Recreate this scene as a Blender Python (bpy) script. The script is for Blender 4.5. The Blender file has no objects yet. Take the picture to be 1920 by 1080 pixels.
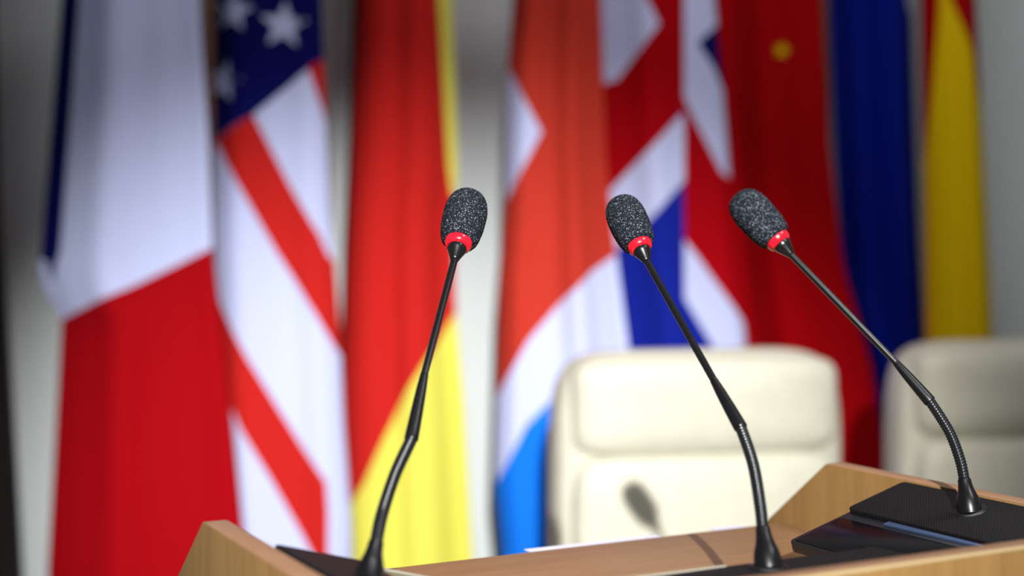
import bpy, bmesh, math, random
from mathutils import Vector, Matrix
random.seed(7)
C = bpy.context.scene
COL = C.collection
R = math.radians

# ------------------------------------------------------------------ camera, world, lamps, exposure
CAMH = 1.3145            # eye height; the lectern desktop lies 0.2645 m below it
FPX, CX, HY = 2667.0, 960.0, 456.0   # focal length in px, centre column, horizon row (1920x1080 frame)
cd = bpy.data.cameras.new('camera'); cam = bpy.data.objects.new('camera', cd); COL.objects.link(cam)
cam.location = (0, 0, CAMH); cam.rotation_euler = (R(90), 0, 0)
cd.sensor_width = 36.0; cd.lens = 50.0; cd.shift_y = (HY - 540.0) / 1920.0
cd.clip_start = 0.02
cd.dof.use_dof = True; cd.dof.focus_distance = 1.115; cd.dof.aperture_fstop = 2.6
C.camera = cam

w = bpy.data.worlds.new('world'); C.world = w; w.use_nodes = True
bg = w.node_tree.nodes['Background']; bg.inputs[0].default_value = (0.86, 0.93, 1.0, 1); bg.inputs[1].default_value = 0.12

def lamp(name, kind, loc, target, power, color=(1, 1, 1), **kw):
    l = bpy.data.lights.new(name, kind); o = bpy.data.objects.new(name, l); COL.objects.link(o)
    o.location = loc
    d = Vector(target) - Vector(loc)
    o.rotation_euler = d.to_track_quat('-Z', 'Y').to_euler()
    l.energy = power; l.color = color
    for k, v in kw.items(): setattr(l, k, v)
    return o
sp = lamp('stage_spot', 'SPOT', (0.19, -2.4, 2.73), (-0.20, 3.3, 0.62), 1850, (1.0, 0.985, 0.96),
     spot_size=R(22), spot_blend=1.0, shadow_soft_size=0.02)
sp.scale = (1.14, 1, 1)     # the lamp's beam is a little wider than high
lamp('fill_lamp', 'AREA', (0.45, 1.9, 2.93), (0.45, 2.9, 0), 12, (1.0, 0.94, 0.98), shape='RECTANGLE', size=0.9, size_y=0.3)  # unseen fill, added to brighten the flags and the upper wall
lamp('fill_lamp', 'AREA', (1.30, 0.60, 2.93), (0.6, 1.0, 1.2), 10, (0.97, 1.0, 0.98), shape='RECTANGLE', size=0.5, size_y=0.14)  # unseen, placed for the highlight along the right microphone's stem

vs = C.view_settings
C.display_settings.display_device = 'sRGB'
vs.view_transform = 'Standard'; vs.look = 'None'; vs.gamma = 1.0; vs.use_curve_mapping = False
vs.exposure = 0.0
C.cycles.use_denoising = True

def P(px, py, d):
    """world point seen at photo pixel (px, py) at distance d along the view axis"""
    return Vector(((px - CX) / FPX * d, d, CAMH - (py - HY) / FPX * d))

# ------------------------------------------------------------------ materials
def nodes(name):
    m = bpy.data.materials.new(name); m.use_nodes = True
    nt = m.node_tree; b = nt.nodes['Principled BSDF']
    return m, nt, b
def plain(name, col, rough=0.5, metal=0.0, spec=0.5, coat=0.0):
    m, nt, b = nodes(name)
    b.inputs['Base Color'].default_value = (*col, 1); b.inputs['Roughness'].default_value = rough
    b.inputs['Metallic'].default_value = metal; b.inputs['Specular IOR Level'].default_value = spec
    b.inputs['Coat Weight'].default_value = coat
    return m
def noisy(name, c1, c2, scale=(8, 8, 8), rough=0.6, bump=0.0, detail=4, spec=0.4, nscale=1.0):
    m, nt, b = nodes(name); N = nt.nodes; L = nt.links
    tc = N.new('ShaderNodeTexCoord'); mp = N.new('ShaderNodeMapping'); mp.inputs['Scale'].default_value = scale
    no = N.new('ShaderNodeTexNoise'); no.inputs['Scale'].default_value = nscale; no.inputs['Detail'].default_value = detail
    cr = N.new('ShaderNodeValToRGB')
    cr.color_ramp.elements[0].position = 0.3; cr.color_ramp.elements[1].position = 0.7
    cr.color_ramp.elements[0].color = (*c1, 1); cr.color_ramp.elements[1].color = (*c2, 1)
    L.new(tc.outputs['Object'], mp.inputs[0]); L.new(mp.outputs[0], no.inputs['Vector'])
    L.new(no.outputs['Fac'], cr.inputs[0]); L.new(cr.outputs[0], b.inputs['Base Color'])
    b.inputs['Roughness'].default_value = rough; b.inputs['Specular IOR Level'].default_value = spec
    if bump:
        bp = N.new('ShaderNodeBump'); bp.inputs['Strength'].default_value = bump; bp.inputs['Distance'].default_value = 0.002
        L.new(no.outputs['Fac'], bp.inputs['Height']); L.new(bp.outputs[0], b.inputs['Normal'])
    return m
def wood(name, scale, c1=(0.24, 0.130, 0.042), c2=(0.33, 0.190, 0.066)):
    m, nt, b = nodes(name); N = nt.nodes; L = nt.links
    tc = N.new('ShaderNodeTexCoord'); mp = N.new('ShaderNodeMapping'); mp.inputs['Scale'].default_value = scale
    n1 = N.new('ShaderNodeTexNoise'); n1.inputs['Scale'].default_value = 1.0; n1.inputs['Detail'].default_value = 6; n1.inputs['Distortion'].default_value = 0.4
    mp2 = N.new('ShaderNodeMapping'); mp2.inputs['Scale'].default_value = [s * 5 for s in scale]
    n2 = N.new('ShaderNodeTexNoise'); n2.inputs['Scale'].default_value = 1.0; n2.inputs['Detail'].default_value = 3
    cr = N.new('ShaderNodeValToRGB'); e = cr.color_ramp.elements
    e[0].position = 0.32; e[1].position = 0.68; e[0].color = (*c1, 1); e[1].color = (*c2, 1)
    mx = N.new('ShaderNodeMix'); mx.data_type = 'FLOAT'; mx.inputs[0].default_value = 0.4
    for q in (mp, mp2): L.new(tc.outputs['Object'], q.inputs[0])
    L.new(mp.outputs[0], n1.inputs['Vector']); L.new(mp2.outputs[0], n2.inputs['Vector'])
    L.new(n1.outputs['Fac'], mx.inputs[2]); L.new(n2.outputs['Fac'], mx.inputs[3])
    L.new(mx.outputs[0], cr.inputs[0]); L.new(cr.outputs[0], b.inputs['Base Color'])
    bp = N.new('ShaderNodeBump'); bp.inputs['Strength'].default_value = 0.15; bp.inputs['Distance'].default_value = 0.0006
    L.new(n2.outputs['Fac'], bp.inputs['Height']); L.new(bp.outputs[0], b.inputs['Normal'])
    b.inputs['Roughness'].default_value = 0.45; b.inputs['Specular IOR Level'].default_value = 0.35
    return m
def cloth(name, col):
    m, nt, b = nodes(name); N = nt.nodes; L = nt.links
    tc = N.new('ShaderNodeTexCoord')
    wv = N.new('ShaderNodeTexNoise'); wv.inputs['Scale'].default_value = 900; wv.inputs['Detail'].default_value = 1
    hs = N.new('ShaderNodeMix'); hs.data_type = 'RGBA'; hs.inputs[6].default_value = (*[c * 0.92 for c in col], 1); hs.inputs[7].default_value = (*[min(1, c * 1.05) for c in col], 1)
    L.new(tc.outputs['Object'], wv.inputs['Vector']); L.new(wv.outputs['Fac'], hs.inputs[0]); L.new(hs.outputs[2], b.inputs['Base Color'])
    b.inputs['Roughness'].default_value = 0.8; b.inputs['Specular IOR Level'].default_value = 0.05
    return m
def foam_mat():
    m, nt, b = nodes('black_foam'); N = nt.nodes; L = nt.links
    tc = N.new('ShaderNodeTexCoord')
    vo = N.new('ShaderNodeTexVoronoi'); vo.inputs['Scale'].default_value = 1700
    sp = N.new('ShaderNodeSeparateColor')
    cr = N.new('ShaderNodeValToRGB'); cr.color_ramp.interpolation = 'LINEAR'; e = cr.color_ramp.elements
    e[0].position = 0.0; e[0].color = (0.006, 0.007, 0.009, 1)
    e[1].position = 1.0; e[1].color = (0.26, 0.30, 0.36, 1)  # palest cells: the foam's sparkle, put into its colour
    q = e.new(0.66); q.color = (0.007, 0.009, 0.015, 1)
    q = e.new(0.90); q.color = (0.026, 0.032, 0.044, 1)
    no = N.new('ShaderNodeTexNoise'); no.inputs['Scale'].default_value = 900; no.inputs['Detail'].default_value = 3
    bp = N.new('ShaderNodeBump'); bp.inputs['Strength'].default_value = 0.9; bp.inputs['Distance'].default_value = 0.0008
    L.new(tc.outputs['Object'], vo.inputs['Vector']); L.new(tc.outputs['Object'], no.inputs['Vector'])
    L.new(vo.outputs['Color'], sp.inputs[0]); L.new(sp.outputs[0], cr.inputs[0]); L.new(cr.outputs[0], b.inputs['Base Color'])
    L.new(no.outputs['Fac'], bp.inputs['Height']); L.new(bp.outputs[0], b.inputs['Normal'])
    b.inputs['Roughness'].default_value = 0.8; b.inputs['Specular IOR Level'].default_value = 0.1
    return m
def grille_mat():
    m, nt, b = nodes('speaker_grille'); N = nt.nodes; L = nt.links
    tc = N.new('ShaderNodeTexCoord')
    mp = N.new('ShaderNodeMapping'); mp.inputs['Rotation'].default_value = (0, 0, R(45)); mp.inputs['Scale'].default_value = (520, 520, 0)
    vo = N.new('ShaderNodeTexVoronoi'); vo.inputs['Scale'].default_value = 1.0; vo.inputs['Randomness'].default_value = 0.0
    cr = N.new('ShaderNodeValToRGB'); e = cr.color_ramp.elements
    e[0].position = 0.30; e[0].color = (0.001, 0.001, 0.001, 1); e[1].position = 0.38; e[1].color = (0.010, 0.009, 0.011, 1)
    L.new(tc.outputs['Object'], mp.inputs[0]); L.new(mp.outputs[0], vo.inputs['Vector'])
    L.new(vo.outputs['Distance'], cr.inputs[0]); L.new(cr.outputs[0], b.inputs['Base Color'])
    bp = N.new('ShaderNodeBump'); bp.inputs['Strength'].default_value = 0.5; bp.inputs['Distance'].default_value = 0.0004
    L.new(vo.outputs['Distance'], bp.inputs['Height']); L.new(bp.outputs[0], b.inputs['Normal'])
    b.inputs['Roughness'].default_value = 0.6; b.inputs['Specular IOR Level'].default_value = 0.18
    return m

M = dict(
    wall=noisy('white_wall_paint', (0.72, 0.78, 0.78), (0.77, 0.83, 0.83), (3, 3, 3), 0.8),
    floor=noisy('grey_carpet', (0.10, 0.09, 0.085), (0.14, 0.13, 0.12), (60, 60, 60), 0.9, 0.2),
    ceiling=plain('ceiling_paint', (0.7, 0.7, 0.69), 0.9),
    woodv=wood('oak_veneer_upright', (70, 70, 3)),
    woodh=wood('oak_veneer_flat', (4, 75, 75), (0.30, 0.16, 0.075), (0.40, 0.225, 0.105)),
    edge=wood('oak_edge_band', (12, 60, 60), (0.29, 0.155, 0.085), (0.35, 0.195, 0.11)),
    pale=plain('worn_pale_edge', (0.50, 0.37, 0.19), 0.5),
    black=plain('black_plastic', (0.010, 0.011, 0.014), 0.38),
    matte=plain('matt_black_rubber', (0.004, 0.004, 0.005), 0.33),
    satin=plain('satin_black_tube', (0.005, 0.005, 0.006), 0.26, 0.0, 0.6),
    neck=plain('gunmetal_gooseneck', (0.008, 0.010, 0.012), 0.24, 0.0),
    ring=plain('glossy_red_plastic', (0.72, 0.008, 0.022), 0.22, 0, 0.6, 0.4),
    foam=foam_mat(), grille=grille_mat(),
    glass=plain('glossy_black_panel', (0.004, 0.004, 0.005), 0.22, 0, 0.25),
    slate=plain('slate_blue_strip', (0.055, 0.085, 0.17), 0.35),
    leather=noisy('cream_leather', (0.60, 0.585, 0.475), (0.65, 0.635, 0.52), (30, 30, 30), 0.45, 0.15),
    trim=plain('pale_metal_trim', (0.36, 0.34, 0.27), 0.4, 0.0),
    chrome=plain('chrome', (0.6, 0.6, 0.62), 0.2, 1.0),
    dark=noisy('dark_brown_cloth', (0.010, 0.006, 0.007), (0.02, 0.011, 0.011), (40, 40, 4), 0.9),
    pole=plain('walnut_pole', (0.16, 0.075, 0.045), 0.4),
    brass=plain('brass', (0.7, 0.5, 0.18), 0.25, 1.0),
    paper=plain('white_paper', (0.66, 0.66, 0.80), 0.8),
)
red = (0.62, 0.006, 0.012)
F = dict(carmine=cloth('carmine_cloth', (0.37, 0.002, 0.006)),
    red=cloth('red_cloth', (0.40, 0.001, 0.005)), redb=cloth('bright_red_cloth', (0.55, 0.018, 0.015)),
    orange=cloth('orange_red_cloth', (0.53, 0.040, 0.024)), deepred=cloth('deep_red_cloth', (0.40, 0.001, 0.004)),
    white=cloth('white_cloth', (0.60, 0.655, 0.98)), navy=cloth('navy_cloth', (0.004, 0.005, 0.10)),
    royal=cloth('royal_blue_cloth', (0.008, 0.018, 0.30)), azure=cloth('azure_cloth', (0.008, 0.18, 0.84)),
    blue=cloth('deep_blue_cloth', (0.003, 0.012, 0.26)), yellow=cloth('yellow_cloth', (0.76, 0.73, 0.11)),
    gold=cloth('golden_yellow_cloth', (0.80, 0.56, 0.004)), black=cloth('black_cloth', (0.008, 0.007, 0.008)),
)

# ------------------------------------------------------------------ object helpers
def obj(name, bm, mat, parent=None, smooth=True):
    me = bpy.data.meshes.new(name); bm.to_mesh(me); bm.free()
    for m in (mat if isinstance(mat, (list, tuple)) else [mat]): me.materials.append(m)
    if smooth:
        for p in me.polygons: p.use_smooth = True
    o = bpy.data.objects.new(name, me); COL.objects.link(o)
    if parent: o.parent = parent
    return o
def auto(o, ang=35):
    me = o.data
    bm = bmesh.new(); bm.from_mesh(me)
    for e in bm.edges:
        if len(e.link_faces) == 2 and e.calc_face_angle(0) > R(ang): e.smooth = False
    bm.to_mesh(me); bm.free()
    return o
def tag(o, label, cat, group=None):
    o['label'] = label; o['category'] = cat
    if group: o['group'] = group
    return o
def thing(name, label, cat, loc, rot=(0, 0, 0), group=None):
    o = bpy.data.objects.new(name, None); COL.objects.link(o); o.location = loc; o.rotation_euler = rot
    o.empty_display_size = 0.05
    return tag(o, label, cat, group)
def box_bm(a, b, bevel=0.0, seg=2):
    bm = bmesh.new(); bmesh.ops.create_cube(bm, size=1)
    for v in bm.verts:
        v.co = Vector([(a[i] + b[i]) / 2 + v.co[i] * (b[i] - a[i]) for i in range(3)])
    if bevel: bmesh.ops.bevel(bm, geom=bm.edges[:], offset=bevel, segments=seg, affect='EDGES', profile=0.5)
    return bm
def prism_bm(pts, axis, a, b, bevel=0.0, seg=2):
    """polygon pts (2D) extruded along axis from a to b; axis 0:(y,z) 1:(x,z) 2:(x,y)"""
    bm = bmesh.new()
    def mk(p, t):
        return {0: (t, p[0], p[1]), 1: (p[0], t, p[1]), 2: (p[0], p[1], t)}[axis]
    va = [bm.verts.new(mk(p, a)) for p in pts]; vb = [bm.verts.new(mk(p, b)) for p in pts]
    bm.faces.new(va); bm.faces.new(list(reversed(vb)))
    n = len(pts)
    for i in range(n): bm.faces.new((va[i], vb[i], vb[(i + 1) % n], va[(i + 1) % n]))
    bmesh.ops.recalc_face_normals(bm, faces=bm.faces[:])
    if bevel: bmesh.ops.bevel(bm, geom=bm.edges[:], offset=bevel, segments=seg, affect='EDGES', profile=0.5)
    return bm
def rrect(x0, y0, x1, y1, r, n=5):
    out = []
    for cx, cy, a0 in ((x1 - r, y1 - r, 0), (x0 + r, y1 - r, 90), (x0 + r, y0 + r, 180), (x1 - r, y0 + r, 270)):
        for k in range(n + 1):
            a = R(a0 + 90 * k / n); out.append((cx + r * math.cos(a), cy + r * math.sin(a)))
    return out
def lathe_bm(prof, seg=32, M4=None):
    """prof: list of (r, z); closed with caps when r > 0 at an end"""
    bm = bmesh.new(); rings = []
    for r, z in prof:
        if r < 1e-6: rings.append([bm.verts.new((0, 0, z))])
        else: rings.append([bm.verts.new((r * math.cos(2 * math.pi * k / seg), r * math.sin(2 * math.pi * k / seg), z)) for k in range(seg)])
    for A, B in zip(rings, rings[1:]):
        for k in range(seg):
            k2 = (k + 1) % seg
            if len(A) == 1 and len(B) == 1: continue
            if len(A) == 1: bm.faces.new((A[0], B[k2], B[k]))
            elif len(B) == 1: bm.faces.new((A[k], A[k2], B[0]))
            else: bm.faces.new((A[k], A[k2], B[k2], B[k]))
    if len(rings[0]) > 1: bm.faces.new(list(reversed(rings[0])))
    if len(rings[-1]) > 1: bm.faces.new(rings[-1])
    bmesh.ops.recalc_face_normals(bm, faces=bm.faces[:])
    if M4 is not None: bm.transform(M4)
    return bm
def along(p, a, b=None):
    """matrix that puts +Z along a at p"""
    q = Vector(a).to_track_quat('Z', 'Y').to_matrix().to_4x4()
    return Matrix.Translation(p) @ q
def tube_bm(path, seg=16):
    """path: list of (Vector, radius); parallel-transported rings with caps"""
    bm = bmesh.new(); rings = []
    t0 = (path[1][0] - path[0][0]).normalized()
    nrm = t0.orthogonal().normalized()
    n = len(path)
    for i, (p, r) in enumerate(path):
        t = (path[min(i + 1, n - 1)][0] - path[max(i - 1, 0)][0]).normalized()
        nrm = (nrm - t * nrm.dot(t)).normalized(); bi = t.cross(nrm)
        rings.append([bm.verts.new(p + (nrm * math.cos(a) + bi * math.sin(a)) * r) for a in [2 * math.pi * k / seg for k in range(seg)]])
    for A, B in zip(rings, rings[1:]):
        for k in range(seg): bm.faces.new((A[k], A[(k + 1) % seg], B[(k + 1) % seg], B[k]))
    bm.faces.new(list(reversed(rings[0]))); bm.faces.new(rings[-1])
    bmesh.ops.recalc_face_normals(bm, faces=bm.faces[:])
    return bm
def spline(pts, n):
    """Catmull-Rom through Vectors, n samples per span"""
    out = []
    Q = [pts[0] * 2 - pts[1]] + list(pts) + [pts[-1] * 2 - pts[-2]]
    for i in range(1, len(Q) - 2):
        a, b, c, d = Q[i - 1:i + 3]
        for k in range(n):
            t = k / n
            out.append(0.5 * ((2 * b) + (c - a) * t + (2 * a - 5 * b + 4 * c - d) * t * t + (3 * b - a - 3 * c + d) * t ** 3))
    out.append(pts[-1].copy()); return out
def super_bm(a, b, c, e1=0.4, e2=0.4, nu=40, nv=24, center=(0, 0, 0)):
    """superellipsoid cushion, half sizes a (x) b (y) c (z); small exponents = boxier"""
    bm = bmesh.new()
    def p(v, e): return math.copysign(abs(v) ** e, v)
    rings = []
    for j in range(nv + 1):
        v = -math.pi / 2 + math.pi * j / nv
        if j in (0, nv): rings.append([bm.verts.new((center[0], center[1] + p(math.sin(v), e1) * b, center[2]))]); continue
        rings.append([bm.verts.new((center[0] + a * p(math.cos(v), e1) * p(math.cos(t), e2), center[1] + b * p(math.sin(v), e1),
                     center[2] + c * p(math.cos(v), e1) * p(math.sin(t), e2))) for t in [2 * math.pi * k / nu for k in range(nu)]])
    for A, B in zip(rings, rings[1:]):
        for k in range(nu):
            k2 = (k + 1) % nu
            if len(A) == 1: bm.faces.new((A[0], B[k2], B[k]))
            elif len(B) == 1: bm.faces.new((A[k], A[k2], B[0]))
            else: bm.faces.new((A[k], A[k2], B[k2], B[k]))
    bmesh.ops.recalc_face_normals(bm, faces=bm.faces[:])
    return bm
def struct(name, bm, mat):
    o = obj(name, bm, mat, smooth=False); o['kind'] = 'structure'; return o

# ------------------------------------------------------------------ the room
WY = 3.55
struct('wall_back', box_bm((-1.9, WY, 0), (2.6, WY + 0.12, 3.0)), M['wall'])
struct('wall_left', box_bm((-2.02, -3.2, 0), (-1.9, WY + 0.12, 3.0)), M['wall'])
struct('wall_right', box_bm((2.6, -3.2, 0), (2.72, WY + 0.12, 3.0)), M['wall'])
struct('floor', box_bm((-2.02, -3.2, -0.1), (2.72, WY + 0.12, 0)), M['floor'])
struct('ceiling', box_bm((-2.02, -3.2, 3.0), (2.72, WY + 0.12, 3.1)), M['ceiling'])
struct('baseboard_back', box_bm((-1.9, WY - 0.015, 0), (2.6, WY, 0.09), 0.003), M['ceiling'])

# ------------------------------------------------------------------ the lectern (local x runs along its front, local y away from the audience)
ANG = R(28.0)
U = Vector((math.cos(ANG), math.sin(ANG), 0)); NV = Vector((-math.sin(ANG), math.cos(ANG), 0))
ZT = CAMH - 0.2645       # desktop surface
HR = 0.0655              # rim height over the desktop
u0, u1, u2, u3 = 0.283, 0.300, 0.857, 0.874     # left cheek, right cheek
n0, n1, nb = 0.667, 0.684, 1.070                # front panel, back edge of the desktop
uc, nc = (u0 + u3) / 2, (n0 + nb) / 2
def W(u, n, h): return U * u + NV * n + Vector((0, 0, ZT + h))
lec = thing('lectern', 'light oak lectern with raised rims carrying three gooseneck microphones', 'lectern', U * uc + NV * nc, (0, 0, ANG))
def lu(u): return u - uc
def ln(n): return n - nc
side = [(ln(n1), 0.06), (ln(1.128), 0.06), (ln(1.128), ZT - 0.030), (ln(1.006), ZT + HR - 0.001), (ln(0.997), ZT + HR), (ln(n1), ZT + HR)]
auto(obj('side_panel', prism_bm(side, 0, lu(u0), lu(u1), 0.0012), M['woodv'], lec))
auto(obj('side_panel', prism_bm(side, 0, lu(u2), lu(u3), 0.0012), M['woodv'], lec))
auto(obj('front_panel', box_bm((lu(u0), ln(n0), 0.06), (lu(u3), ln(n1), ZT + HR), 0.0016), M['woodv'], lec))
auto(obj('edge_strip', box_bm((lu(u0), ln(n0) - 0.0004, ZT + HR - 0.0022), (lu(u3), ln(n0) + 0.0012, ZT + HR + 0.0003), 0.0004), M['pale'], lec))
auto(obj('desktop', box_bm((lu(u1), ln(n1), ZT - 0.022), (lu(u2), ln(nb), ZT), 0.002), M['woodh'], lec))
auto(obj('shelf', box_bm((lu(u1), ln(n1), 0.62), (lu(u2), ln(1.05), 0.64), 0.0015), M['woodh'], lec))
auto(obj('plinth', box_bm((lu(u0 + 0.02), ln(n0 + 0.02), 0), (lu(u3 - 0.02), ln(1.11), 0.06), 0.002), M['black'], lec))
for o in lec.children:          # the sawn edges of the rim boards carry a pinkish edge band
    if o.name.split('.')[0] in ('side_panel', 'front_panel'):
        o.data.materials.append(M['edge'])
        for p in o.data.polygons:
            if p.normal.z > 0.35 and p.center.z > ZT - 0.2: p.material_index = 1
# wooden wedges the units lie on
UW, UL, TILT = 0.129, 0.205, R(15.6)
def wedge(ua, ub, ha, hb, na, nb_):
    return prism_bm([(lu(ua), ZT), (lu(ub), ZT), (lu(ub), ZT + hb), (lu(ua), ZT + ha)], 1, ln(na), ln(nb_), 0.0008)
auto(obj('unit_rest', wedge(0.305, 0.414, 0.0500, 0.0195, 0.715, 0.893), M['woodh'], lec))
auto(obj('unit_rest', wedge(0.743, 0.852, 0.0185, 0.0490, 0.715, 0.893), M['woodh'], lec))
auto(obj('unit_rest', wedge(0.485, 0.705, 0.0315, 0.0315, 0.700, 0.762), M['woodh'], lec))

# ------------------------------------------------------------------ conference units (local x from the high edge to the low edge)
def unit(label, pos, rz, tilt, wd, ln_):
    t = thing('conference_unit', label, 'conference unit', pos, (0, tilt, rz), 'conference units on the lectern')
    h = ln_ / 2
    gs = wd * 0.50
    auto(obj('housing', prism_bm(rrect(0, -h, wd, h, 0.006), 2, -0.013, -0.0042, 0.0009), M['black'], t))
    auto(obj('speaker_grille', prism_bm(rrect(0.0004, -h + 0.0004, gs, h - 0.0004, 0.005), 2, -0.0043, 0.0, 0.0009), M['grille'], t))
    auto(obj('control_panel', prism_bm(rrect(gs + 0.011, -h + 0.004, wd - 0.003, h - 0.004, 0.004), 2, -0.0045, -0.0034, 0.0003), M['glass'], t))
    auto(obj('divider_strip', prism_bm([(gs + 0.001, -h + 0.05), (gs + 0.007, -h + 0.05), (gs + 0.003, h - 0.028), (gs + 0.001, h - 0.028)], 2, -0.0045, -0.0022, 0.0004), M['slate'], t)
         if label.find('right') >= 0 else obj('divider_strip', box_bm((gs + 0.001, -h + 0.02, -0.0045), (gs + 0.005, h - 0.02, -0.0024), 0.0004), M['slate'], t))
    if 'left rim' in label:
        o = obj('trim_strip', box_bm((gs + 0.004, h - 0.0035, -0.0045), (wd - 0.004, h - 0.0005, -0.0025), 0.0006), M['trim'], t); o['label'] = 'pale metal strip'
    if 'front rim' in label:
        o = obj('trim_strip', box_bm((0.0004, -h + 0.006, -0.0020), (0.0020, -0.016, 0.0010), 0.0006), M['trim'], t); o['label'] = 'pale metal strip'
    for k in range(3):
        auto(obj('button', prism_bm(rrect(wd - 0.022, -0.03 + k * 0.022, wd - 0.012, -0.018 + k * 0.022, 0.002), 2, -0.0036, -0.0026, 0.0003), M['black'], t))
    return t
unit('black conference unit leaning on the left rim of the lectern', W(0.302, 0.905 - UL / 2, 0.0660), ANG, TILT, UW, UL)
unit('black conference unit lying behind the front rim of the lectern', W(0.598, 0.786, 0.0450), ANG - R(90), R(-1.0), 0.088, 0.236)
unit('black conference unit leaning on the right rim of the lectern', W(0.855, 0.905 - UL / 2, 0.0640), ANG + R(180), TILT, UW, UL)

# ------------------------------------------------------------------ gooseneck microphones
def mic(label, pts, sleeve_top, cone_bot, tip, normal):
    """pts: base, boot top, ..., sleeve bottom as (px, py, distance)"""
    Q = [P(*p) for p in pts]; base = Q[0]
    t = thing('gooseneck_microphone', label, 'microphone', base, group='gooseneck microphones on the lectern')
    L = lambda v: v - base
    Q = [L(q) for q in Q]; st = L(P(*sleeve_top)); cb = L(P(*cone_bot)); tp = L(P(*tip))
    # boot: flared rubber foot with a collar flange
    bt = Q[1]; ax = bt.normalized(); hb = bt.length
    prof = [(0.0090, -0.003), (0.0094, 0.0), (0.0094, hb * .14), (0.0092, hb * .26), (0.0085, hb * .40), (0.0072, hb * .54), (0.0060, hb * .70), (0.0053, hb * .86), (0.0051, hb * .97), (0.0050, hb), (0.0042, hb + .0008)]
    auto(obj('boot', lathe_bm(prof, 36, along(Vector((0, 0, 0)), ax)), M['matte'], t), 50)
    auto(obj('mount_ring', lathe_bm([(0.0136, -0.0012), (0.0138, 0.0000), (0.0128, 0.0005), (0.0100, 0.0011), (0.0085, 0.0012)], 40, along(Vector((0, 0, 0)), normal)), M['matte'], t), 50)
    # ribbed flexible neck
    path = spline([bt - ax * 0.004] + Q[1:] + [Q[-1] + (st - Q[-1]).normalized() * 0.006], 40)
    seg = [path[0]]; acc = 0
    fine = []
    total = sum((b - a).length for a, b in zip(path, path[1:])); pitch = 0.0023; n = int(total / (pitch / 6))
    d = 0; i = 0; cum = [0]
    for a, b in zip(path, path[1:]): cum.append(cum[-1] + (b - a).length)
    for k in range(n + 1):
        s = total * k / n
        while i < len(cum) - 2 and cum[i + 1] < s: i += 1
        f = (s - cum[i]) / max(1e-9, cum[i + 1] - cum[i])
        p = path[i].lerp(path[i + 1], min(1, f))
        ph = (s / pitch) % 1.0
        fine.append((p, 0.00385 + 0.00050 * abs(math.sin(math.pi * ph))))
    obj('gooseneck', tube_bm(fine, 20), M['neck'], t)
    # sleeve: tapers from the neck up to the thin stem
    sb = Q[-1]; sd = (st - sb); sl = sd.length
    prof = [(0.0040, -0.0002), (0.0049, 0.0), (0.0050, 0.001), (0.0049, sl * .12), (0.0045, sl * .4), (0.0038, sl * .75), (0.0031, sl * .97), (0.0029, sl)]
    auto(obj('sleeve', lathe_bm(prof, 28, along(sb, sd)), M['matte'], t), 50)
    sp = spline([st - sd.normalized() * 0.004, st, st.lerp(cb, .5), cb, cb + (cb - st).normalized() * 0.003], 8)
    obj('stem', tube_bm([(p, 0.0028) for p in sp], 20), M['satin'], t)
    # head along its own axis
    a = (tp - cb); ln_ = a.length; k = ln_ / 0.0705
    mk = along(cb, a)
    auto(obj('capsule_cone', lathe_bm([(0.0026 * k, -0.0004), (0.0033 * k, 0), (0.0036 * k, 0.001 * k), (0.0068 * k, 0.0092 * k), (0.0073 * k, 0.0102 * k), (0.0074 * k, 0.0135 * k), (0.0066 * k, 0.0150 * k)], 36, mk), M['satin'], t), 50)
    auto(obj('light_ring', lathe_bm([(0.0070 * k, 0.0125 * k), (0.0086 * k, 0.0128 * k), (0.0098 * k, 0.0145 * k), (0.0104 * k, 0.0172 * k), (0.0106 * k, 0.0200 * k), (0.0098 * k, 0.0220 * k), (0.006 * k, 0.0225 * k)], 40, mk), M['ring'], t), 60)
    f0, fl, fr = 0.0185 * k, 0.0520 * k, 0.0169 * k
    shape = [(0.0, 0.0), (0.56, 0.0), (0.70, 0.008), (0.81, 0.045), (0.885, 0.12), (0.94, 0.22), (0.975, 0.33), (0.99, 0.45), (1.0, 0.56), (0.985, 0.66), (0.93, 0.765), (0.84, 0.855), (0.69, 0.925), (0.50, 0.968), (0.27, 0.992), (0.0, 1.0)]
    vv = [Vector((r, z, 0)) for r, z in shape]
    prof = [(max(0.0, v.x) * fr, f0 + v.y * fl) for v in spline(vv[1:], 5)]
    prof = [(0.0, f0)] + prof; prof[-1] = (0.0, f0 + fl)
    bm = lathe_bm(prof, 96)
    rnd = random.Random(3)
    for v in bm.verts:
        if v.co.z > f0 + 1e-5: v.co += v.normal * rnd.uniform(-0.00018, 0.00022)
    bm.transform(mk)
    obj('foam_windscreen', bm, M['foam'], t)
    return t
mic('leftmost of the three gooseneck microphones, leaning right', [(689, 1094, .878), (705, 1018, .910), (716, 965, .940), (741, 889, .962), (771, 824, .982)], (796, 700, 1.015), (852, 487, 1.092), (881, 366, 1.142), U * math.sin(TILT) + Vector((0, 0, math.cos(TILT))))
mic('middle of the three gooseneck microphones, leaning left over the front rim', [(1441, 1062, .962), (1430, 990, .976), (1425, 945, .985), (1412, 870, 1.002), (1389, 802, 1.018)], (1338, 712, 1.050), (1213, 490, 1.130), (1160, 376, 1.172), (0, 0, 1))
mic('rightmost of the three gooseneck microphones, bent furthest to the left', [(1818, 957, 1.103), (1808, 899, 1.112), (1800, 862, 1.117), (1780, 810, 1.126), (1744, 753, 1.140)], (1680, 680, 1.158), (1484, 478, 1.203), (1382, 366, 1.232), U * -math.sin(TILT) + Vector((0, 0, math.cos(TILT))))

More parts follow.
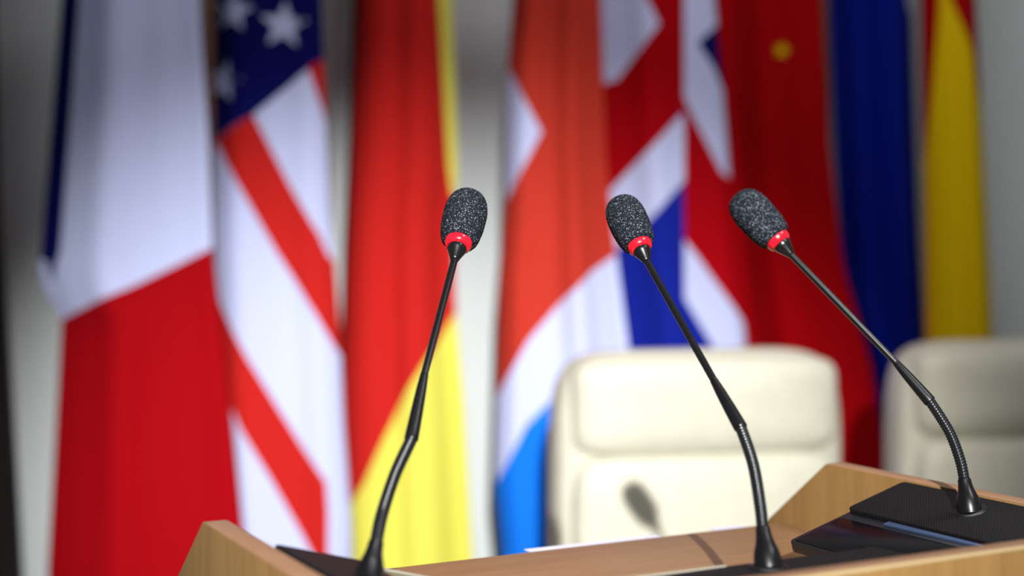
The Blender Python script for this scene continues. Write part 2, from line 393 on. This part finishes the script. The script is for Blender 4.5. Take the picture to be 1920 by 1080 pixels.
# ------------------------------------------------------------------ papers at the back edge of the desktop
def paper(u, n, a, b, rot, label):
    o = obj('paper_sheet', box_bm((-a / 2, -b / 2, 0), (a / 2, b / 2, 0.0008)), M['paper'], smooth=False)
    o.location = W(u, n, -0.0014); o.rotation_euler = (0, 0, ANG + R(rot))
    tag(o, label, 'paper', 'papers on the lectern')
paper(0.655, 1.059, 0.135, 0.046, -0.8, 'white paper strip poking out over the back edge of the lectern, left of the other')
paper(0.800, 1.060, 0.035, 0.044, -0.5, 'small white paper corner at the back edge near the right rim of the lectern')

# ------------------------------------------------------------------ flags
def interp(poly, y):
    if y <= poly[0][1]:
        (xa, ya), (xb, yb) = poly[0], poly[1]
        return xa + (xb - xa) * max(-0.6, (y - ya) / (yb - ya))
    for (xa, ya), (xb, yb) in zip(poly, poly[1:]):
        if y <= yb: return xa + (xb - xa) * (y - ya) / (yb - ya)
    return poly[-1][0]
def inside(x, y, poly):
    c = False; n = len(poly)
    for i in range(n):
        xa, ya = poly[i]; xb, yb = poly[i - 1]
        if (ya > y) != (yb > y) and x < (xb - xa) * (y - ya) / (yb - ya) + xa: c = not c
    return c
def sheet(name, Y0, left, right, base, polys, folds, bulge, parent, nx=48, y0=-330, y1=1420, thick=0.0012, origin=Vector((0, 0, 0)), prof=()):
    """cloth hanging at distance Y0: outline left/right and printed areas measured on the photo, folds in depth"""
    pal = [base] + [p[0] for p in polys]
    mats = []
    for k in pal:
        if k not in mats: mats.append(k)
    bm = bmesh.new(); ny = 60
    ys = [y0 + (y1 - y0) * j / ny for j in range(ny + 1)]
    grid = []
    for y in ys:
        xl, xr = interp(left, y), interp(right, y)
        grid.append([bm.verts.new((xl + (xr - xl) * i / nx, y, 0)) for i in range(nx + 1)])
    for j in range(ny):
        for i in range(nx):
            bm.faces.new((grid[j][i], grid[j][i + 1], grid[j + 1][i + 1], grid[j + 1][i]))
    done = set()
    for _, poly in polys:
        xs = [p[0] for p in poly]; yy = [p[1] for p in poly]
        bx = (min(xs) - 40, max(xs) + 40, min(yy) - 40, max(yy) + 40)
        for i in range(len(poly)):
            a = Vector((*poly[i - 1], 0)); b = Vector((*poly[i], 0))
            if (b - a).length < 1: continue
            key = tuple(sorted([(round(a.x), round(a.y)), (round(b.x), round(b.y))]))
            if key in done: continue
            done.add(key)
            lo = Vector((min(a.x, b.x) - 25, min(a.y, b.y) - 35)); hi = Vector((max(a.x, b.x) + 25, max(a.y, b.y) + 35))
            fs = [f for f in bm.faces if lo.x < f.calc_center_median().x < hi.x and lo.y < f.calc_center_median().y < hi.y]
            es = list({e for f in fs for e in f.edges}); vv = list({v for f in fs for v in f.verts})
            d = b - a
            bmesh.ops.bisect_plane(bm, geom=fs + es + vv, plane_co=a, plane_no=(d.y, -d.x, 0), dist=0.05)
    for f in bm.faces:
        c = f.calc_center_median(); k = base
        for mk, poly in polys:
            if inside(c.x, c.y, poly): k = mk
        f.material_index = mats.index(k)
    def depth(x, y):
        xl, xr = interp(left, y), interp(right, y)
        s = min(1.0, max(0.0, (x - xl) / max(1, xr - xl)))
        g = 0.55 + 0.45 * min(1, max(0, (y + 330) / 900))
        o = bulge * (2 * s - 1) ** 2
        for kx, (n, a, ph, sk) in enumerate(folds): o += (0.55 if kx else 1.0) * a * g * math.sin(2 * math.pi * n * s + ph + sk * y / 1000.0)
        for (sa, da), (sb, db) in zip(prof, prof[1:]):
            if sa <= s <= sb: o += g * (da + (db - da) * (0.7 * (s - sa) / (sb - sa) + 0.3 * (0.5 - 0.5 * math.cos(math.pi * (s - sa) / (sb - sa)))))
        return Y0 + o
    def to3(x, y, off=0.0):
        p = P(x, y, Y0); p.y = depth(x, y) + off; return p - origin
    for v in bm.verts: v.co = to3(v.co.x, v.co.y)
    bmesh.ops.recalc_face_normals(bm, faces=bm.faces[:])
    o = obj(name, bm, [F[k] if k in F else M[k] for k in mats], parent)
    sol = o.modifiers.new('thickness', 'SOLIDIFY'); sol.thickness = thick; sol.offset = 0
    return o, to3
def star(px, py, r, to3, mat, parent, rot=0, n=5):
    bm = bmesh.new()
    pts = []
    for k in range(2 * n):
        a = R(rot) + math.pi * k / n - math.pi / 2
        rr = r if k % 2 == 0 else r * 0.42
        pts.append((px + rr * math.cos(a), py + rr * math.sin(a)))
    for off in (-0.0035, -0.0015):
        c = bm.verts.new(to3(px, py, off)); vs_ = [bm.verts.new(to3(*p, off)) for p in pts]
        for i in range(2 * n): bm.faces.new((c, vs_[i], vs_[(i + 1) % (2 * n)]))
        if off == -0.0035: first = vs_
        else:
            for i in range(2 * n):
                j = (i + 1) % (2 * n); bm.faces.new((first[i], first[j], vs_[j], vs_[i]))
    bmesh.ops.recalc_face_normals(bm, faces=bm.faces[:])
    return obj('star', bm, mat, parent, smooth=False)
def flag(label, Y0, polepx, left, right, base, polys, folds, bulge=0.06, **kw):
    pp = P(polepx, HY, Y0 + kw.pop('pole_off', 0.05)); base_loc = Vector((pp.x, pp.y, 0))
    t = thing('flag', label, 'flag', base_loc, group='national flags along the back wall')
    obj('pole', lathe_bm([(0.013, 0.03), (0.013, 2.30), (0.010, 2.32)], 16), M['pole'], t)
    auto(obj('finial', lathe_bm([(0.012, 2.32), (0.018, 2.33), (0.012, 2.345), (0.020, 2.37), (0.010, 2.42), (0.0, 2.46)], 16), M['brass'], t))
    auto(obj('stand_base', lathe_bm([(0.085, 0.0), (0.085, 0.012), (0.072, 0.02), (0.03, 0.03), (0.022, 0.10), (0.016, 0.11)], 28), M['brass'], t))
    o, to3 = sheet('flag_cloth', Y0, left, right, base, polys, folds, bulge, t, origin=base_loc, **kw)
    return o, to3

# 1  blue, white and red
flag('flag at far left, white over red with a thin dark blue edge', 2.95, 205,
     [(98, 0), (54, 510), (62, 545), (97, 602), (86, 800), (70, 1080)], [(364, 0), (384, 250), (393, 480), (415, 660), (432, 820), (450, 1000)],
     'white', [('carmine', [(20, 646), (97, 602), (240, 540), (395, 463), (480, 420), (560, 1500), (-60, 1500)]),
               ('navy', [(60, -400), (144, -400), (140, 0), (121, 240), (103, 470), (92, 500), (40, 480), (40, 100)]),
               ('navy', [(92, 500), (86, 530), (74, 505), (76, 470), (100, 460)])],
     [(1.6, 0.016, 0.6, 0.4), (3.4, 0.007, 1.5, 0.8)], 0.05)
# 2  stars and stripes
o, t3 = flag('flag with white stars on navy above slanting red and white stripes', 3.07, 391,
     [(385, 0), (388, 260), (385, 480), (392, 700), (405, 1080)], [(598, 0), (604, 160), (615, 400), (632, 600), (640, 800), (655, 1000)],
     'white', [('navy', [(300, -400), (800, -400), (800, -45), (600, 107), (475, 215), (400, 257), (300, 312)]),
               ('redb', [(575, 126), (600, 107), (700, 30), (700, 300), (612, 250), (600, 205)]),
               ('redb', [(300, 318), (400, 258), (475, 215), (540, 345), (596, 440), (612, 480), (700, 560), (700, 735), (632, 668), (590, 590), (520, 478), (450, 352), (403, 272), (340, 240)]),
               ('redb', [(340, 440), (395, 548), (470, 682), (560, 832), (610, 905), (614, 960), (614, 1100), (700, 1500), (612, 1110), (585, 1045), (510, 905), (450, 803), (400, 700), (340, 600)])],
     [(1.5, 0.012, 2.2, 0.3), (3.1, 0.005, 0.4, 0.6)], 0.05, pole_off=0.03)
for sx, sy, sr, ro in ((436, 20, 41, 8), (531, 46, 46, 4), (416, 150, 41, 14)): star(sx, sy, sr, t3, F['white'], o, ro)
# 3  black, red and gold
flag('flag with red body, black left edge and yellow lower corner behind the left microphone', 3.19, 735,
     [(655, 0), (648, 250), (637, 450), (630, 700), (630, 950), (632, 1080)], [(846, 0), (857, 330), (850, 380), (852, 560), (868, 750), (886, 1060)],
     'redb', [('yellow', [(818, -200), (900, -200), (900, 352), (846, 366), (838, 310), (826, 100), (820, 0)]),
              ('yellow', [(900, 500), (852, 590), (770, 722), (720, 822), (682, 908), (645, 965), (560, 1100), (560, 1500), (960, 1500)]),
              ('black', [(600, -400), (672, -400), (666, 0), (656, 300), (645, 520), (638, 760), (600, 800)])],
     [(2.3, 0.012, 1.0, 0.5), (4.6, 0.005, 0.4, 0.9)], 0.05)
# 4  red, white and blue
flag('flag of orange red, white and bright blue bands right of the bare wall strip', 2.98, 1050,
     [(962, 0), (952, 130), (948, 375), (936, 520), (930, 750), (926, 900), (940, 1040)], [(1130, 0), (1140, 300), (1160, 480), (1185, 670), (1200, 1080)],
     'orange', [('white', [(900, 100), (952, 118), (985, 190), (1016, 246), (976, 322), (948, 378), (900, 420)]),
                ('white', [(1240, 440), (1165, 474), (1110, 510), (1050, 570), (990, 640), (942, 728), (915, 790), (900, 960), (928, 916), (948, 876), (985, 802), (1060, 726), (1080, 693), (1240, 640)]),
                ('azure', [(900, 965), (928, 916), (948, 876), (985, 802), (1060, 726), (1080, 693), (1240, 640), (1300, 1500), (860, 1500)])],
     [(2.0, 0.016, 2.6, 0.5), (4.1, 0.007, 0.6, 0.9)], 0.05)
# 5  crosses on blue
flag('flag with red and white diagonal crosses on royal blue above the cream chair', 3.10, 1255,
     [(1120, 0), (1130, 300), (1145, 480), (1165, 670), (1180, 1080)], [(1346, 0), (1368, 250), (1384, 480), (1405, 640), (1412, 1080)],
     'royal', [('white', [(1090, -150), (1160, -130), (1210, -5), (1236, 45), (1200, 95), (1160, 146), (1090, 165)]),
               ('red', [(1160, -130), (1284, -130), (1284, 205), (1215, 285), (1145, 358), (1090, 420), (1090, 165), (1160, 146), (1236, 45), (1210, -5)]),
               ('white', [(1090, 430), (1145, 358), (1280, 212), (1294, 240), (1293, 328), (1215, 415), (1150, 478), (1090, 520)]),
               ('white', [(1284, -130), (1450, -130), (1450, 345), (1384, 340), (1356, 322), (1284, 182)]),
               ('navy', [(1310, 78), (1346, 45), (1400, 20), (1400, 240), (1362, 170), (1340, 122)]),
               ('red', [(1284, 182), (1356, 322), (1384, 340), (1450, 345), (1450, 690), (1392, 596), (1310, 482), (1284, 450)]),
               ('white', [(1284, 450), (1310, 482), (1392, 596), (1450, 690), (1450, 760), (1350, 668), (1284, 560)])],
     [(1.8, 0.012, 0.2, 0.2), (3.6, 0.006, 2.0, 0.5)], 0.05)
# 6  red with a gold star
o, t3 = flag('plain deep red flag with one small faint yellow star near the top', 3.20, 1545,
     [(1340, 0), (1350, 300), (1358, 480), (1375, 660), (1390, 1080)], [(1562, 0), (1578, 250), (1610, 500), (1664, 690), (1694, 880), (1706, 1080)],
     'deepred', [], [(3.0, 0.004, 2.5, -0.5)], 0.02, prof=[(0, -0.035), (0.10, -0.03), (0.46, 0.18), (1.0, 0.13)], pole_off=0.21)
star(1486, 80, 17, t3, F['gold'], o, 10)
# 7  plain blue
flag('plain deep blue flag between the red flag and the yellow flag', 3.36, 1685,
     [(1568, 0), (1580, 300), (1600, 600), (1640, 720), (1655, 1080)], [(1722, 0), (1735, 400), (1748, 640), (1756, 1080)],
     'blue', [('white', [(1706, -40), (1760, -40), (1760, 36), (1722, 22)])],
     [(2.2, 0.024, 0.9, 0.4), (4.5, 0.007, 0.6, 0.9)], 0.05)
# 8  red and yellow
flag('golden yellow flag with red upper right corner and dark left fold, at far right', 3.20, 1815,
     [(1738, 0), (1744, 400), (1746, 640), (1750, 1080)], [(1846, 0), (1856, 180), (1868, 400), (1880, 640), (1890, 1080)],
     'gold', [('red', [(1765, -60), (1900, -60), (1900, 260), (1856, 205), (1832, 130), (1806, 50), (1786, 0)]),
              ('deepred', [(1700, -60), (1765, -60), (1762, 20), (1752, 180), (1744, 300), (1700, 320)])],  # left strip: shade of the dark fold, put in as deep red
     [(1.7, 0.016, 3.4, 0.4), (3.7, 0.006, 0.6, 0.9)], 0.05)

# dark drape cut off by the left edge of the picture
cur = bpy.data.objects.new('curtain', None); COL.objects.link(cur); cur.location = P(-70, HY, 3.45) * 1.0; cur.location.z = 0
tag(cur, 'dark brown curtain edge at the far left of the picture', 'curtain')
sheet('curtain_cloth', 3.45, [(-260, 0), (-260, 1080)], [(-12, 0), (-3, 350), (8, 600), (34, 1080)], 'dark', [], [(4, 0.03, 0.3, 0.2)], 0.0, cur, y0=-900, y1=1690, origin=cur.location.copy())

# ------------------------------------------------------------------ cream leather chairs
def chair(label, loc, yaw, first=[None]):
    if first[0] is None:
        t = thing('conference_chair', label, 'chair', loc, (0, 0, yaw), 'cream leather chairs behind the lectern')
        hw = 0.268
        # local y = 0 is the front face of the backrest, +y away from the viewer
        obj('backrest', super_bm(hw, 0.065, 0.345, 0.45, 0.28, 64, 32, (0, 0.085, 0.780)), M['leather'], t)
        obj('head_cushion', super_bm(hw - 0.022, 0.055, 0.086, 0.62, 0.30, 64, 28, (0, 0.042, 1.030)), M['leather'], t)
        obj('back_cushion', super_bm(hw - 0.022, 0.055, 0.222, 0.50, 0.22, 64, 28, (0, 0.040, 0.728)), M['leather'], t)
        obj('seat', super_bm(hw, 0.27, 0.065, 0.3, 0.5, 48, 24, (0, -0.20, 0.455)), M['leather'], t)
        for s in (-1, 1):
            ar = obj('armrest', super_bm(0.035, 0.20, 0.022, 0.35, 0.5, 24, 16, (s * 0.272, -0.15, 0.665)), M['leather'], t)
            obj('armrest_support', tube_bm([(p, 0.014) for p in spline([Vector((s * 0.272, -0.27, 0.655)), Vector((s * 0.278, -0.20, 0.54)), Vector((s * 0.30, -0.16, 0.43)), Vector((s * 0.10, -0.16, 0.37))], 8)], 12), M['chrome'], ar)
        obj('gas_column', lathe_bm([(0.05, 0.395), (0.03, 0.385), (0.03, 0.24), (0.022, 0.235), (0.022, 0.09)], 20, Matrix.Translation((0, -0.18, 0))), M['chrome'], t)
        for k in range(5):
            a = R(90 + 72 * k); d = Vector((math.cos(a), math.sin(a), 0)); c = Vector((0, -0.18, 0))
            lg = obj('leg', tube_bm([(c + d * 0.01 + Vector((0, 0, 0.115)), 0.022), (c + d * 0.15 + Vector((0, 0, 0.10)), 0.018), (c + d * 0.28 + Vector((0, 0, 0.075)), 0.013)], 12), M['chrome'], t)
            q = c + d * 0.275
            obj('caster', lathe_bm([(0.026, -0.018), (0.030, -0.012), (0.030, 0.012), (0.026, 0.018)], 16, Matrix.Translation((q.x, q.y, 0.030)) @ Matrix.Rotation(a + math.pi / 2, 4, 'Z') @ Matrix.Rotation(R(90), 4, 'Y')), M['black'], lg)
        first[0] = t; return t
    src = first[0]; t = src.copy(); COL.objects.link(t); t.location = loc; t.rotation_euler = (0, 0, yaw); t['label'] = label
    for ch in list(src.children):
        c = ch.copy(); COL.objects.link(c); c.parent = t
        for g in list(ch.children):
            q = g.copy(); COL.objects.link(q); q.parent = c
    return t
chair('cream leather chair standing right behind the lectern, left of the other chair', (0.350, 2.47, 0), R(13))
chair('cream leather chair cut off by the right edge of the picture', (1.01, 2.72, 0), R(13))
